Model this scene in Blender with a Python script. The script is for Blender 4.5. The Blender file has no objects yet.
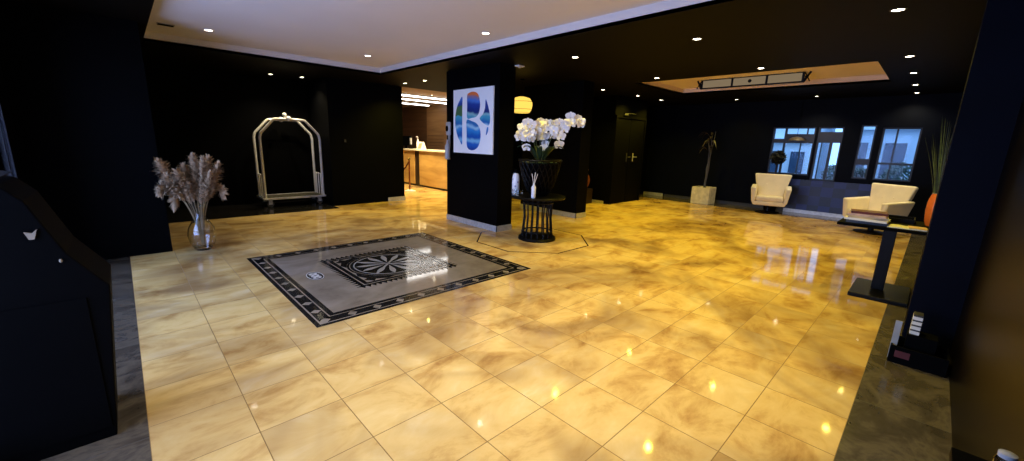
import bpy, bmesh, math, random
from mathutils import Vector, Matrix
PI = math.pi
SC = bpy.context.scene
COL = SC.collection
rnd = random.Random(7)

# ------------------------------------------------------------------ materials
def new_mat(name):
    m = bpy.data.materials.new(name); m.use_nodes = True
    nt = m.node_tree; nt.nodes.clear()
    out = nt.nodes.new('ShaderNodeOutputMaterial')
    return m, nt, out

def N(nt, t, **kw):
    n = nt.nodes.new(t)
    for k, v in kw.items():
        setattr(n, k, v)
    return n

def mat(name, col, rough=.5, metal=0., var=.15, scale=8., spec=.5, trans=0., coat=0., bump=0., sheen=0.):
    """Principled surface with a little procedural tone variation."""
    m, nt, out = new_mat(name)
    b = N(nt, 'ShaderNodeBsdfPrincipled')
    tc = N(nt, 'ShaderNodeTexCoord'); no = N(nt, 'ShaderNodeTexNoise')
    no.inputs['Scale'].default_value = scale; no.inputs['Detail'].default_value = 4
    nt.links.new(tc.outputs['Object'], no.inputs['Vector'])
    cr = N(nt, 'ShaderNodeValToRGB')
    a = [max(0, c * (1 - var)) for c in col]; d = [c * (1 + var) for c in col]
    cr.color_ramp.elements[0].position = .3; cr.color_ramp.elements[1].position = .7
    cr.color_ramp.elements[0].color = (*a, 1); cr.color_ramp.elements[1].color = (*d, 1)
    nt.links.new(no.outputs['Fac'], cr.inputs['Fac'])
    nt.links.new(cr.outputs['Color'], b.inputs['Base Color'])
    b.inputs['Roughness'].default_value = rough; b.inputs['Metallic'].default_value = metal
    b.inputs['Specular IOR Level'].default_value = spec
    b.inputs['Transmission Weight'].default_value = trans
    b.inputs['Coat Weight'].default_value = coat
    if sheen: b.inputs['Sheen Weight'].default_value = sheen
    if bump:
        bp = N(nt, 'ShaderNodeBump'); bp.inputs['Strength'].default_value = bump
        bp.inputs['Distance'].default_value = .01
        nt.links.new(no.outputs['Fac'], bp.inputs['Height']); nt.links.new(bp.outputs['Normal'], b.inputs['Normal'])
    nt.links.new(b.outputs[0], out.inputs[0])
    return m

def emis(name, col, strength):
    m, nt, out = new_mat(name)
    e = N(nt, 'ShaderNodeEmission'); e.inputs[0].default_value = (*col, 1); e.inputs[1].default_value = strength
    nt.links.new(e.outputs[0], out.inputs[0])
    return m

def glass_pane(name, tint=(.95, .97, 1)):
    m, nt, out = new_mat(name)
    t = N(nt, 'ShaderNodeBsdfTransparent'); t.inputs[0].default_value = (*tint, 1)
    g = N(nt, 'ShaderNodeBsdfGlossy'); g.inputs['Roughness'].default_value = .02
    mx = N(nt, 'ShaderNodeMixShader'); fr = N(nt, 'ShaderNodeFresnel'); fr.inputs[0].default_value = 1.18
    nt.links.new(fr.outputs[0], mx.inputs[0]); nt.links.new(t.outputs[0], mx.inputs[1]); nt.links.new(g.outputs[0], mx.inputs[2])
    nt.links.new(mx.outputs[0], out.inputs[0])
    return m

def math_n(nt, op, a, b=None, c=None):
    n = N(nt, 'ShaderNodeMath', operation=op)
    for i, v in enumerate((a, b, c)):
        if v is None: continue
        if isinstance(v, (int, float)): n.inputs[i].default_value = v
        else: nt.links.new(v, n.inputs[i])
    return n.outputs[0]

def stone_floor(name, tile, ox, oy, cols, grout, rough, scale=2.2, groutw=.006, large=False, spec=.5):
    m, nt, out = new_mat(name)
    b = N(nt, 'ShaderNodeBsdfPrincipled')
    g = N(nt, 'ShaderNodeNewGeometry'); sx = N(nt, 'ShaderNodeSeparateXYZ')
    nt.links.new(g.outputs['Position'], sx.inputs[0])
    u = math_n(nt, 'DIVIDE', math_n(nt, 'SUBTRACT', sx.outputs[0], ox), tile)
    v = math_n(nt, 'DIVIDE', math_n(nt, 'SUBTRACT', sx.outputs[1], oy), tile)
    fu, fv = math_n(nt, 'FLOOR', u), math_n(nt, 'FLOOR', v)
    du = math_n(nt, 'SUBTRACT', .5, math_n(nt, 'ABSOLUTE', math_n(nt, 'SUBTRACT', math_n(nt, 'FRACT', u), .5)))
    dv = math_n(nt, 'SUBTRACT', .5, math_n(nt, 'ABSOLUTE', math_n(nt, 'SUBTRACT', math_n(nt, 'FRACT', v), .5)))
    gm = math_n(nt, 'LESS_THAN', math_n(nt, 'MINIMUM', du, dv), groutw / tile * .5)
    cid = N(nt, 'ShaderNodeCombineXYZ'); nt.links.new(fu, cid.inputs[0]); nt.links.new(fv, cid.inputs[1])
    wn = N(nt, 'ShaderNodeTexWhiteNoise', noise_dimensions='3D'); nt.links.new(cid.outputs[0], wn.inputs['Vector'])
    no = N(nt, 'ShaderNodeTexNoise', noise_dimensions='4D')
    mp = N(nt, 'ShaderNodeMapping'); mp.inputs['Rotation'].default_value = (0, 0, .6); mp.inputs['Scale'].default_value = (1, 1.7, 1)
    nt.links.new(g.outputs['Position'], mp.inputs[0]); nt.links.new(mp.outputs[0], no.inputs['Vector'])
    nt.links.new(math_n(nt, 'MULTIPLY', wn.outputs['Value'], 1.1), no.inputs['W'])
    no.inputs['Scale'].default_value = scale; no.inputs['Detail'].default_value = 7; no.inputs['Roughness'].default_value = .62
    no.inputs['Distortion'].default_value = .7
    f = math_n(nt, 'ADD', no.outputs['Fac'], math_n(nt, 'MULTIPLY', math_n(nt, 'SUBTRACT', wn.outputs['Value'], .5), .05))
    cr = N(nt, 'ShaderNodeValToRGB'); els = cr.color_ramp.elements
    while len(els) < len(cols): els.new(.5)
    for e, (p, c) in zip(els, cols): e.position = p; e.color = (*c, 1)
    nt.links.new(f, cr.inputs['Fac'])
    colour = cr.outputs[0]
    if large:      # broad drifting greyer and browner clouds in the marble, running through whole slabs
        ln = N(nt, 'ShaderNodeTexNoise'); ln.inputs['Scale'].default_value = .85; ln.inputs['Detail'].default_value = 3; ln.inputs['Distortion'].default_value = 1.2
        nt.links.new(g.outputs['Position'], ln.inputs['Vector'])
        lr = N(nt, 'ShaderNodeValToRGB'); lr.color_ramp.elements[0].position = .42; lr.color_ramp.elements[1].position = .66
        lr.color_ramp.elements[0].color = (1, 1, 1, 1); lr.color_ramp.elements[1].color = (.46, .41, .46, 1)
        nt.links.new(math_n(nt, 'ADD', ln.outputs['Fac'], math_n(nt, 'MULTIPLY', math_n(nt, 'SUBTRACT', wn.outputs['Value'], .5), .10)), lr.inputs['Fac'])
        ml = N(nt, 'ShaderNodeMix', data_type='RGBA', blend_type='MULTIPLY'); ml.inputs[0].default_value = 1
        nt.links.new(cr.outputs[0], ml.inputs[6]); nt.links.new(lr.outputs[0], ml.inputs[7]); colour = ml.outputs[2]
    mx = N(nt, 'ShaderNodeMix', data_type='RGBA'); nt.links.new(gm, mx.inputs[0])
    nt.links.new(colour, mx.inputs[6]); mx.inputs[7].default_value = (*grout, 1)
    nt.links.new(mx.outputs[2], b.inputs['Base Color'])
    b.inputs['Specular IOR Level'].default_value = spec
    n2 = N(nt, 'ShaderNodeTexNoise'); n2.inputs['Scale'].default_value = 1.3
    nt.links.new(g.outputs['Position'], n2.inputs['Vector'])
    rr = math_n(nt, 'ADD', math_n(nt, 'MULTIPLY', n2.outputs['Fac'], .05), rough)
    nt.links.new(math_n(nt, 'ADD', rr, math_n(nt, 'MULTIPLY', gm, .4)), b.inputs['Roughness'])
    bp = N(nt, 'ShaderNodeBump'); bp.inputs['Strength'].default_value = .02; bp.inputs['Distance'].default_value = .01
    nt.links.new(no.outputs['Fac'], bp.inputs['Height'])
    nt.links.new(bp.outputs[0], b.inputs['Normal'])
    nt.links.new(b.outputs[0], out.inputs[0])
    return m

def wood_mat(name, c1, c2, rough=.4, scale=(1, 1, 14), axis=None):
    m, nt, out = new_mat(name)
    b = N(nt, 'ShaderNodeBsdfPrincipled'); g = N(nt, 'ShaderNodeTexCoord')
    mp = N(nt, 'ShaderNodeMapping'); mp.inputs['Scale'].default_value = scale
    no = N(nt, 'ShaderNodeTexNoise'); no.inputs['Scale'].default_value = 1.6; no.inputs['Detail'].default_value = 6; no.inputs['Distortion'].default_value = .5
    nt.links.new(g.outputs['Object'], mp.inputs[0]); nt.links.new(mp.outputs[0], no.inputs['Vector'])
    cr = N(nt, 'ShaderNodeValToRGB'); cr.color_ramp.elements[0].color = (*c1, 1); cr.color_ramp.elements[1].color = (*c2, 1)
    cr.color_ramp.elements[0].position = .32; cr.color_ramp.elements[1].position = .68
    nt.links.new(no.outputs['Fac'], cr.inputs['Fac']); nt.links.new(cr.outputs[0], b.inputs['Base Color'])
    b.inputs['Roughness'].default_value = rough
    nt.links.new(b.outputs[0], out.inputs[0])
    return m

def checker_mat(name, c1, c2, size):
    m, nt, out = new_mat(name)
    b = N(nt, 'ShaderNodeBsdfPrincipled'); g = N(nt, 'ShaderNodeNewGeometry')
    sx = N(nt, 'ShaderNodeSeparateXYZ'); nt.links.new(g.outputs['Position'], sx.inputs[0])
    a = math_n(nt, 'FLOOR', math_n(nt, 'DIVIDE', sx.outputs[1], size)); c = math_n(nt, 'FLOOR', math_n(nt, 'DIVIDE', sx.outputs[2], size))
    cb = N(nt, 'ShaderNodeCombineXYZ'); nt.links.new(a, cb.inputs[0]); nt.links.new(c, cb.inputs[1])
    wn = N(nt, 'ShaderNodeTexWhiteNoise'); nt.links.new(cb.outputs[0], wn.inputs['Vector'])
    k = math_n(nt, 'MODULO', math_n(nt, 'ADD', math_n(nt, 'ADD', a, c), 100.), 2.)
    k = math_n(nt, 'MULTIPLY', k, math_n(nt, 'ADD', .35, math_n(nt, 'MULTIPLY', wn.outputs['Value'], .65)))
    mx = N(nt, 'ShaderNodeMix', data_type='RGBA'); nt.links.new(k, mx.inputs[0])
    mx.inputs[6].default_value = (*c1, 1); mx.inputs[7].default_value = (*c2, 1)
    nt.links.new(mx.outputs[2], b.inputs['Base Color']); b.inputs['Roughness'].default_value = .45
    nt.links.new(b.outputs[0], out.inputs[0])
    return m

def painting_mat(name):
    """Wavy horizontal bands: orange, blue, navy, teal, pale blue."""
    m, nt, out = new_mat(name)
    b = N(nt, 'ShaderNodeBsdfPrincipled'); g = N(nt, 'ShaderNodeNewGeometry')
    sx = N(nt, 'ShaderNodeSeparateXYZ'); nt.links.new(g.outputs['Position'], sx.inputs[0])
    no = N(nt, 'ShaderNodeTexNoise'); no.inputs['Scale'].default_value = 3.2; no.inputs['Detail'].default_value = 2
    nt.links.new(g.outputs['Position'], no.inputs['Vector'])
    z = math_n(nt, 'ADD', sx.outputs[2], math_n(nt, 'MULTIPLY', math_n(nt, 'SUBTRACT', no.outputs['Fac'], .5), .22))
    f = math_n(nt, 'DIVIDE', math_n(nt, 'SUBTRACT', z, 1.34), .99)
    cr = N(nt, 'ShaderNodeValToRGB'); els = cr.color_ramp.elements; cr.color_ramp.interpolation = 'EASE'
    st = [(.0, (.01, .05, .28)), (.1, (.015, .12, .5)), (.17, (.2, .5, .75)), (.24, (.01, .10, .42)), (.36, (.03, .25, .62)), (.42, (.35, .62, .8)),
          (.47, (.02, .16, .45)), (.58, (.06, .36, .5)), (.63, (.25, .5, .55)), (.68, (.01, .03, .18)), (.78, (.015, .05, .3)), (.86, (.06, .2, .62)), (.91, (.25, .2, .35)), (.955, (.75, .18, .03))]
    while len(els) < len(st): els.new(.5)
    for e, (p, c) in zip(els, st): e.position = p; e.color = (*c, 1)
    nt.links.new(f, cr.inputs['Fac'])
    # green hill patch on the left sliver
    gy = math_n(nt, 'GREATER_THAN', sx.outputs[1], 5.93); gz = math_n(nt, 'LESS_THAN', math_n(nt, 'ABSOLUTE', math_n(nt, 'SUBTRACT', z, 2.02)), .09)
    mx = N(nt, 'ShaderNodeMix', data_type='RGBA'); nt.links.new(math_n(nt, 'MULTIPLY', gy, gz), mx.inputs[0])
    nt.links.new(cr.outputs[0], mx.inputs[6]); mx.inputs[7].default_value = (.07, .17, .06, 1)
    nt.links.new(mx.outputs[2], b.inputs['Base Color']); b.inputs['Roughness'].default_value = .4
    nt.links.new(b.outputs[0], out.inputs[0])
    return m

M = {}
TILE = .4155
OX, OY = .7555, .926
M['cream'] = stone_floor('cream_marble_tile', TILE, OX, OY,
    [(.27, (.34, .17, .06)), (.38, (.54, .33, .11)), (.48, (.69, .47, .175)), (.58, (.74, .53, .22)), (.70, (.78, .60, .31))], (.24, .14, .05), .03, groutw=.0048, large=True, spec=.12)
M['border'] = stone_floor('dark_emperador_stone', .8, -.07, .095,
    [(.30, (.030, .024, .018)), (.44, (.065, .053, .040)), (.52, (.11, .09, .065)), (.60, (.06, .05, .04)), (.76, (.24, .21, .17))], (.02, .02, .02), .12, scale=2.4, groutw=.004)
M['medfield'] = stone_floor('grey_beige_marble', 50, -20, -20,
    [(.30, (.15, .115, .085)), (.5, (.23, .19, .15)), (.7, (.31, .26, .22))], (.2, .2, .2), .04, scale=1.6)
M['inlay_black'] = mat('black_marble_inlay', (.012, .011, .011), .12, var=.3)
M['inlay_grey'] = mat('grey_marble_inlay', (.30, .28, .27), .15)
M['inlay_white'] = mat('white_marble_inlay', (.62, .60, .60), .15)
M['inlay_line'] = mat('brown_inlay_line', (.10, .05, .02), .15)
M['inlay_gold'] = mat('gold_marble_inlay', (.62, .47, .25), .12, scale=3)
M['wall'] = mat('black_wall_paint', (.0010, .0011, .0016), .65, var=.25, scale=2, spec=.04)
M['wallnavy'] = mat('navy_black_wall', (.0012, .0021, .0062), .6, var=.25, scale=2, spec=.06)
M['wallgloss'] = mat('black_lacquer_wall', (.0022, .0012, .0004), .34, var=.2, scale=2, spec=.07)
M['ceil'] = mat('black_ceiling_paint', (.0022, .0016, .0011), .6, var=.2, scale=1.5, spec=.06)
M['tray'] = mat('white_plaster', (.66, .63, .61), .7, var=.03, scale=1)
M['traycream'] = mat('cream_plaster', (.72, .58, .42), .7, var=.03, scale=1)
M['basedark'] = mat('dull_dark_skirting', (.035, .035, .04), .5, scale=20)
M['base'] = mat('brushed_steel_skirting', (.50, .49, .49), .4, metal=.3, scale=20)
M['black'] = mat('satin_black', (.0008, .0008, .0011), .7, var=.2, spec=.05)
M['blackmetal'] = mat('black_metal', (.0028, .0025, .0023), .42, metal=.05, var=.3, scale=30, spec=.14)
M['frame'] = mat('dark_window_frame', (.008, .008, .012), .45)
M['chrome'] = mat('polished_steel', (.88, .88, .90), .36, metal=.3, var=.05)
M['deck'] = mat('cart_deck_carpet', (.05, .045, .03), .9, var=.3, scale=60, bump=.3)
M['gold'] = mat('brass_trim', (.62, .52, .32), .25, metal=1, var=.1)
M['rubber'] = mat('grey_rubber', (.08, .08, .08), .6)
M['pampas'] = mat('dried_pampas', (.56, .40, .25), .95, var=.3, scale=40)
M['stemdry'] = mat('dry_stem', (.30, .22, .12), .8)
M['petal'] = mat('white_orchid_petal', (.86, .84, .82), .5, var=.05)
M['petalyellow'] = mat('orchid_throat', (.80, .70, .40), .5)
M['orchidleaf'] = mat('orchid_leaf', (.015, .035, .015), .4)
M['orchidstem'] = mat('orchid_stem', (.05, .08, .03), .5)
M['leather'] = mat('cream_upholstery', (.84, .73, .53), .55, var=.06, scale=5, sheen=.2)
M['stonepot'] = mat('pale_concrete', (.60, .55, .44), .8, var=.2, scale=9, bump=.3)
M['deadleaf'] = mat('dark_dry_leaf', (.016, .008, .008), .7, var=.4)
M['greyleaf'] = mat('grey_leaf', (.10, .095, .10), .6, var=.3)
M['greystalk'] = mat('grey_stalk', (.07, .07, .09), .6, var=.2)
M['deskwood'] = wood_mat('honey_wood_veneer', (.42, .24, .07), (.62, .40, .14), .4, (1, .6, 3))
M['backwood'] = wood_mat('brown_wood_panel', (.10, .045, .016), (.17, .08, .03), .4, (1, .4, 9))
M['lightwood'] = wood_mat('amber_wood_panel', (.26, .13, .045), (.40, .21, .08), .4, (1, .4, 6))
M['woodceil'] = mat('warm_brown_ceiling', (.26, .16, .08), .6, scale=2)
M['darkgap'] = mat('dark_brown_gap', (.02, .010, .006), .5)
M['counter'] = mat('white_counter', (.75, .70, .58), .25, var=.05)
M['white'] = mat('white_plastic', (.78, .78, .80), .4, var=.04)
M['whitegloss'] = mat('white_ceramic', (.82, .82, .86), .2, var=.03)
M['label'] = mat('lilac_grey_print', (.35, .33, .48), .5)
M['rope'] = mat('dark_red_rope', (.09, .02, .015), .8)
M['orange'] = mat('orange_glaze', (.75, .16, .02), .25, var=.12)
M['grassgreen'] = mat('green_reed', (.09, .13, .04), .6, var=.4, scale=20)
M['grassdark'] = mat('dark_reed', (.03, .045, .02), .6, var=.4, scale=20)
M['shadebrown'] = mat('brown_lampshade', (.07, .05, .03), .6)
M['redwood'] = mat('carved_red_wood', (.20, .055, .025), .45, var=.4, scale=25)
M['paper'] = mat('white_paper', (.75, .72, .66), .6, var=.05)
M['cardbeige'] = mat('beige_card', (.30, .24, .17), .6)
M['red'] = mat('dark_red_cover', (.09, .012, .014), .5)
M['tan'] = mat('tan_cover', (.50, .38, .22), .5)
M['pinkpaper'] = mat('pinkish_page', (.55, .36, .28), .5, var=.3, scale=12)
M['darkcover'] = mat('charcoal_cover', (.035, .035, .04), .4)
M['topiary'] = mat('dark_boxwood', (.0025, .004, .0035), .8, var=.5, scale=25)
M['checker'] = checker_mat('navy_checker_panel', (.003, .006, .030), (.009, .018, .125), .225)
M['painting'] = painting_mat('painted_landscape')
M['canvas'] = mat('white_board', (.90, .91, .93), .45, var=.02)
M['pane'] = glass_pane('window_glass')
M['clearglass'] = mat('clear_glass', (.95, .97, .96), .03, var=.0, trans=1.)
M['facade'] = mat('pale_facade', (.55, .62, .72), .8, var=.08, scale=1)
M['facadetwo'] = mat('white_facade', (.75, .80, .85), .8, var=.05, scale=1)
M['winglass'] = mat('street_window_glass', (.05, .08, .13), .15)
M['asphalt'] = mat('asphalt', (.16, .17, .19), .9, var=.2, scale=6)
M['shrub'] = mat('street_shrub', (.03, .07, .05), .8, var=.5, scale=12)
M['lens'] = emis('downlight_lens', (1, .86, .62), 26)
M['lenswhite'] = emis('cool_downlight_lens', (1, .93, .82), 20)
M['led'] = emis('led_strip', (1, .97, .92), 10)
M['lampshade'] = emis('glowing_yellow_shade', (1, .62, .10), 1.25)
M['lanternpanel'] = emis('lantern_diffuser', (1, .74, .44), .20)
M['trimring'] = mat('black_trim_ring', (.02, .018, .016), .4)
M['lightgrey'] = mat('light_grey_plastic', (.40, .40, .42), .4, var=.1)
M['greyplastic'] = mat('grey_plastic', (.30, .30, .31), .4)

# ------------------------------------------------------------------ mesh helpers
class MB:
    def __init__(s): s.bm = bmesh.new(); s.mi = 0
    def _tag(s, faces):
        for f in faces: f.material_index = s.mi
    def mat(s, i): s.mi = i; return s
    def box(s, x0, x1, y0, y1, z0, z1, rz=0., piv=None):
        vs = [s.bm.verts.new((x, y, z)) for z in (z0, z1) for y in (y0, y1) for x in (x0, x1)]
        q = [(0, 2, 3, 1), (4, 5, 7, 6), (0, 1, 5, 4), (2, 6, 7, 3), (0, 4, 6, 2), (1, 3, 7, 5)]
        s._tag([s.bm.faces.new([vs[i] for i in f]) for f in q])
        if rz:
            p = Vector(piv or ((x0 + x1) / 2, (y0 + y1) / 2, 0)); R = Matrix.Rotation(rz, 3, 'Z')
            for v in vs: v.co = R @ (v.co - p) + p
        return vs
    def face(s, pts):
        f = s.bm.faces.new([s.bm.verts.new(p) for p in pts]); s._tag([f]); return f
    def prism(s, poly, h0, h1, axis='z'):
        def P(a, b, h): return {'z': (a, b, h), 'x': (h, a, b), 'y': (a, h, b)}[axis]
        A = [s.bm.verts.new(P(a, b, h0)) for a, b in poly]; B = [s.bm.verts.new(P(a, b, h1)) for a, b in poly]
        n = len(poly); fs = [s.bm.faces.new(list(reversed(A))), s.bm.faces.new(B)]
        fs += [s.bm.faces.new((A[i], A[(i + 1) % n], B[(i + 1) % n], B[i])) for i in range(n)]
        s._tag(fs)
    def tube(s, pts, r, n=8, cap=True):
        pts = [Vector(p) for p in pts]; rs = r if isinstance(r, (list, tuple)) else [r] * len(pts)
        rings = []; up = Vector((0, 0, 1))
        for i, p in enumerate(pts):
            if i == 0: d = pts[1] - p
            elif i == len(pts) - 1: d = p - pts[i - 1]
            else: d = (pts[i + 1] - p).normalized() + (p - pts[i - 1]).normalized()
            d.normalize()
            if i == 0:
                a = d.orthogonal().normalized()
            else:
                a = (a - d * a.dot(d))
                a = a.normalized() if a.length > 1e-6 else d.orthogonal().normalized()
            b = d.cross(a)
            rings.append([s.bm.verts.new(p + (a * math.cos(2 * PI * k / n) + b * math.sin(2 * PI * k / n)) * rs[i]) for k in range(n)])
        fs = []
        for A, B in zip(rings, rings[1:]):
            fs += [s.bm.faces.new((A[k], A[(k + 1) % n], B[(k + 1) % n], B[k])) for k in range(n)]
        if cap: fs += [s.bm.faces.new(list(reversed(rings[0]))), s.bm.faces.new(rings[-1])]
        s._tag(fs)
    def lathe(s, prof, n=24, c=(0, 0, 0), cap=True, wob=None):
        rings = []
        for r, z in prof:
            rings.append([s.bm.verts.new((c[0] + r * math.cos(2 * PI * k / n), c[1] + r * math.sin(2 * PI * k / n), c[2] + z)) for k in range(n)])
        fs = []
        for A, B in zip(rings, rings[1:]):
            fs += [s.bm.faces.new((A[k], A[(k + 1) % n], B[(k + 1) % n], B[k])) for k in range(n)]
        if cap: fs += [s.bm.faces.new(list(reversed(rings[0]))), s.bm.faces.new(rings[-1])]
        s._tag(fs)
    def ball(s, c, r, n=12, sq=(1, 1, 1)):
        m = 8
        prof = [(max(1e-4, r * math.sin(PI * i / m)), -r * math.cos(PI * i / m)) for i in range(m + 1)]
        a = len(s.bm.verts); s.lathe(prof, n, (0, 0, 0))
        s.bm.verts.ensure_lookup_table()
        for v in s.bm.verts[a:]: v.co = Vector((v.co.x * sq[0], v.co.y * sq[1], v.co.z * sq[2])) + Vector(c)
    def ring(s, poly_o, poly_i, z0, z1):
        n = len(poly_o); V = lambda p, z: s.bm.verts.new((p[0], p[1], z))
        O0 = [V(p, z0) for p in poly_o]; I0 = [V(p, z0) for p in poly_i]; O1 = [V(p, z1) for p in poly_o]; I1 = [V(p, z1) for p in poly_i]
        fs = []
        for i in range(n):
            j = (i + 1) % n
            fs += [s.bm.faces.new((O1[i], O1[j], I1[j], I1[i])), s.bm.faces.new((O0[j], O0[i], I0[i], I0[j])),
                   s.bm.faces.new((O0[i], O0[j], O1[j], O1[i])), s.bm.faces.new((I0[j], I0[i], I1[i], I1[j]))]
        s._tag(fs)
    def build(s, name, mats, parent=None, smooth=False, bevel=0., loc=None, sub=0):
        me = bpy.data.meshes.new(name)
        bmesh.ops.recalc_face_normals(s.bm, faces=s.bm.faces)
        s.bm.to_mesh(me); s.bm.free()
        for m in (mats if isinstance(mats, (list, tuple)) else [mats]): me.materials.append(m)
        if smooth:
            for p in me.polygons: p.use_smooth = True
        o = bpy.data.objects.new(name, me); COL.objects.link(o)
        if parent: o.parent = parent
        if loc: o.location = loc
        if bevel:
            b = o.modifiers.new('edge_round', 'BEVEL'); b.width = bevel; b.segments = 3; b.limit_method = 'ANGLE'
        if sub:
            b = o.modifiers.new('smooth_form', 'SUBSURF'); b.levels = sub; b.render_levels = sub
        if smooth and not sub:
            try: me.set_sharp_from_angle(angle=math.radians(40))
            except Exception: pass
        return o

def thing(name, label, cat, loc=(0, 0, 0), rz=0., group=None):
    o = bpy.data.objects.new(name, None); COL.objects.link(o); o.empty_display_size = .1
    o.location = loc; o.rotation_euler = (0, 0, rz); o['label'] = label; o['category'] = cat
    if group: o['group'] = group
    return o
def tag(o, label, cat, group=None):
    o['label'] = label; o['category'] = cat
    if group: o['group'] = group
    return o
def struct(o, label=None, cat=None):
    o['kind'] = 'structure'
    if label: o['label'] = label
    if cat: o['category'] = cat
    return o
def circ(cx, cy, r, n=48, a0=0.): return [(cx + r * math.cos(a0 + 2 * PI * i / n), cy + r * math.sin(a0 + 2 * PI * i / n)) for i in range(n)]

# ------------------------------------------------------------------ the setting: floor
CX0, CX1, CY0, CY1 = -.0755, 11.32, .095, 8.78       # cream field
ZC = 2.727                                            # black ceiling
XL, XF, YR = -.75, 12.1, -.32                         # left wall, far wall, right wall faces
b = MB(); b.box(CX0, CX1, CY0, CY1, -.1, 0); b.box(3.3, 9.2, CY1, 15.9, -.1, 0)
struct(b.build('floor', M['cream']), 'glossy cream and gold marble tile floor of the lobby', 'floor')
b = MB()
b.box(XL - .03, CX0, YR - .2, 10.6, -.1, 0); b.box(CX0, XF + .2, YR - .2, CY0, -.1, 0)
b.box(CX1, XF + .2, CY0, CY1, -.1, 0)
struct(b.build('floor_border', M['border']), 'dark veined stone border around the cream floor', 'floor')

b = MB(); b.box(CX0, 3.3, CY1, 10.6, -.1, 0); struct(b.build('floor_niche', M['inlay_black']), 'black stone floor strip under the luggage cart', 'floor')
# medallion inlay
mx0, mx1, my0, my1 = .963, 3.456, 3.21, 5.70
mcx, mcy = (mx0 + mx1) / 2, (my0 + my1) / 2
med = thing('floor_medallion', 'square grey and black marble medallion with a round rosette inlaid in the cream floor', 'floor inlay', (mcx, mcy, 0))
med['kind'] = 'structure'
hw = (mx1 - mx0) / 2
b = MB(); b.box(-hw, hw, -hw, hw, .0004, .0012); b.build('field', M['medfield'], med)
def sq(r): return [(-r, -r), (r, -r), (r, r), (-r, r)]
b = MB(); z0, z1 = .0012, .0020
b.ring(sq(hw), sq(hw - .038), z0, z1); b.ring(sq(hw - .160), sq(hw - .205), z0, z1)
cell = .118; band0, band1 = hw - .052, hw - .148
mid = (band0 + band1) / 2
for side in range(4):
    R = Matrix.Rotation(side * PI / 2, 2)
    n = 10; L = 2 * mid; st = L / n
    for i in range(n):
        t = -mid + (i + .5) * st
        w = st * .495; h = .048; d = .042
        def place(pts):
            b.prism([tuple(R @ Vector(p)) for p in pts], z0, z1)
        # bow-tie shaped black cells leaving pale diamonds between them
        place([(t - w, -mid - h), (t + w, -mid - h), (t + w - d, -mid), (t + w, -mid + h), (t - w, -mid + h), (t - w + d, -mid)])
b.build('border_band', M['inlay_black'], med)
b = MB()
cs = .60
b.ring(sq(cs - .02), sq(cs - .055), z0, z1); b.ring(sq(cs - .07), sq(cs - .115), z0, z1)
for side in range(4):
    R = Matrix.Rotation(side * PI / 2, 2); n = 20; st = 2 * cs / n
    for i in range(n):
        t = -cs + (i + .5) * st
        b.prism([tuple(R @ Vector(p)) for p in [(t - st * .46, -cs + .028), (t, -cs - .035), (t + st * .46, -cs + .028)]], z0, z1)
for sx in (-1, 1):
    for sy in (-1, 1):
        # black corner spandrels with a pale three-lobed cut
        arcp = [(sx * .475 * math.cos(a), sy * .475 * math.sin(a)) for a in [PI / 4 + d for d in (-.50, -.25, 0, .25, .50)]]
        b.prism([(sx * .485, sy * .24)] + arcp + [(sx * .24, sy * .485), (sx * .36, sy * .43), (sx * .40, sy * .485), (sx * .44, sy * .44), (sx * .485, sy * .40), (sx * .43, sy * .36)], z0, z1)
b.build('square_frame', M['inlay_black'], med)
b = MB(); b.ring(circ(0, 0, .47), circ(0, 0, .445), z0, z1); b.prism(circ(0, 0, .435), z0, z1); b.build('rosette_disc', M['inlay_black'], med)
b = MB(); z2, z3 = .0020, .0026
for i in range(12):
    a = 2 * PI * (i + .5) / 12; R = Matrix.Rotation(a, 2)
    r0, r1, w = .05, .375, .034
    pts = [(r0, 0)] + [(r0 + (r1 - r0) * t, -w * math.sin(PI * t ** 1.6)) for t in (.25, .5, .7, .85, .95)] + [(r1, 0)] + [(r0 + (r1 - r0) * t, w * math.sin(PI * t ** 1.6)) for t in (.95, .85, .7, .5, .25)]
    b.prism([tuple(R @ Vector(p)) for p in pts], z2, z3)
for a in (PI / 4, 3 * PI / 4):
    R = Matrix.Rotation(a, 2)
    b.prism([tuple(R @ Vector(p)) for p in [(-.385, -.014), (.385, -.014), (.385, .014), (-.385, .014)]], z3, z3 + .0004)
b.ring(circ(0, 0, .40), circ(0, 0, .385), z2, z3)
b.build('rosette_petals', M['inlay_grey'], med)
# small oval emblem by the left side of the medallion
ex, ey = 1.38 - mcx, 4.52 - mcy
def oval(rx, ry, n=40): return [(ex + rx * math.cos(2 * PI * i / n), ey + ry * math.sin(2 * PI * i / n)) for i in range(n)]
b = MB(); b.prism(oval(.085, .155), z0, z1); em = b.build('oval_emblem', M['inlay_black'], med)
b = MB()
for cy_ in (.075, 0, -.075):
    ro = [(ex + .045 * math.cos(2 * PI * i / 20), ey + cy_ + .034 * math.sin(2 * PI * i / 20)) for i in range(20)]
    ri = [(ex + .02 * math.cos(2 * PI * i / 20), ey + cy_ + .012 * math.sin(2 * PI * i / 20)) for i in range(20)]
    b.ring(ro, ri, z1, z1 + .0006)
b.box(ex - .05, ex + .05, ey + .034, ey + .042, z1, z1 + .0006); b.box(ex - .05, ex + .05, ey - .042, ey - .034, z1, z1 + .0006)
b.ring(oval(.082, .15), oval(.074, .141), z1, z1 + .0006)
b.build('emblem_letters', M['inlay_white'], em)

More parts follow.
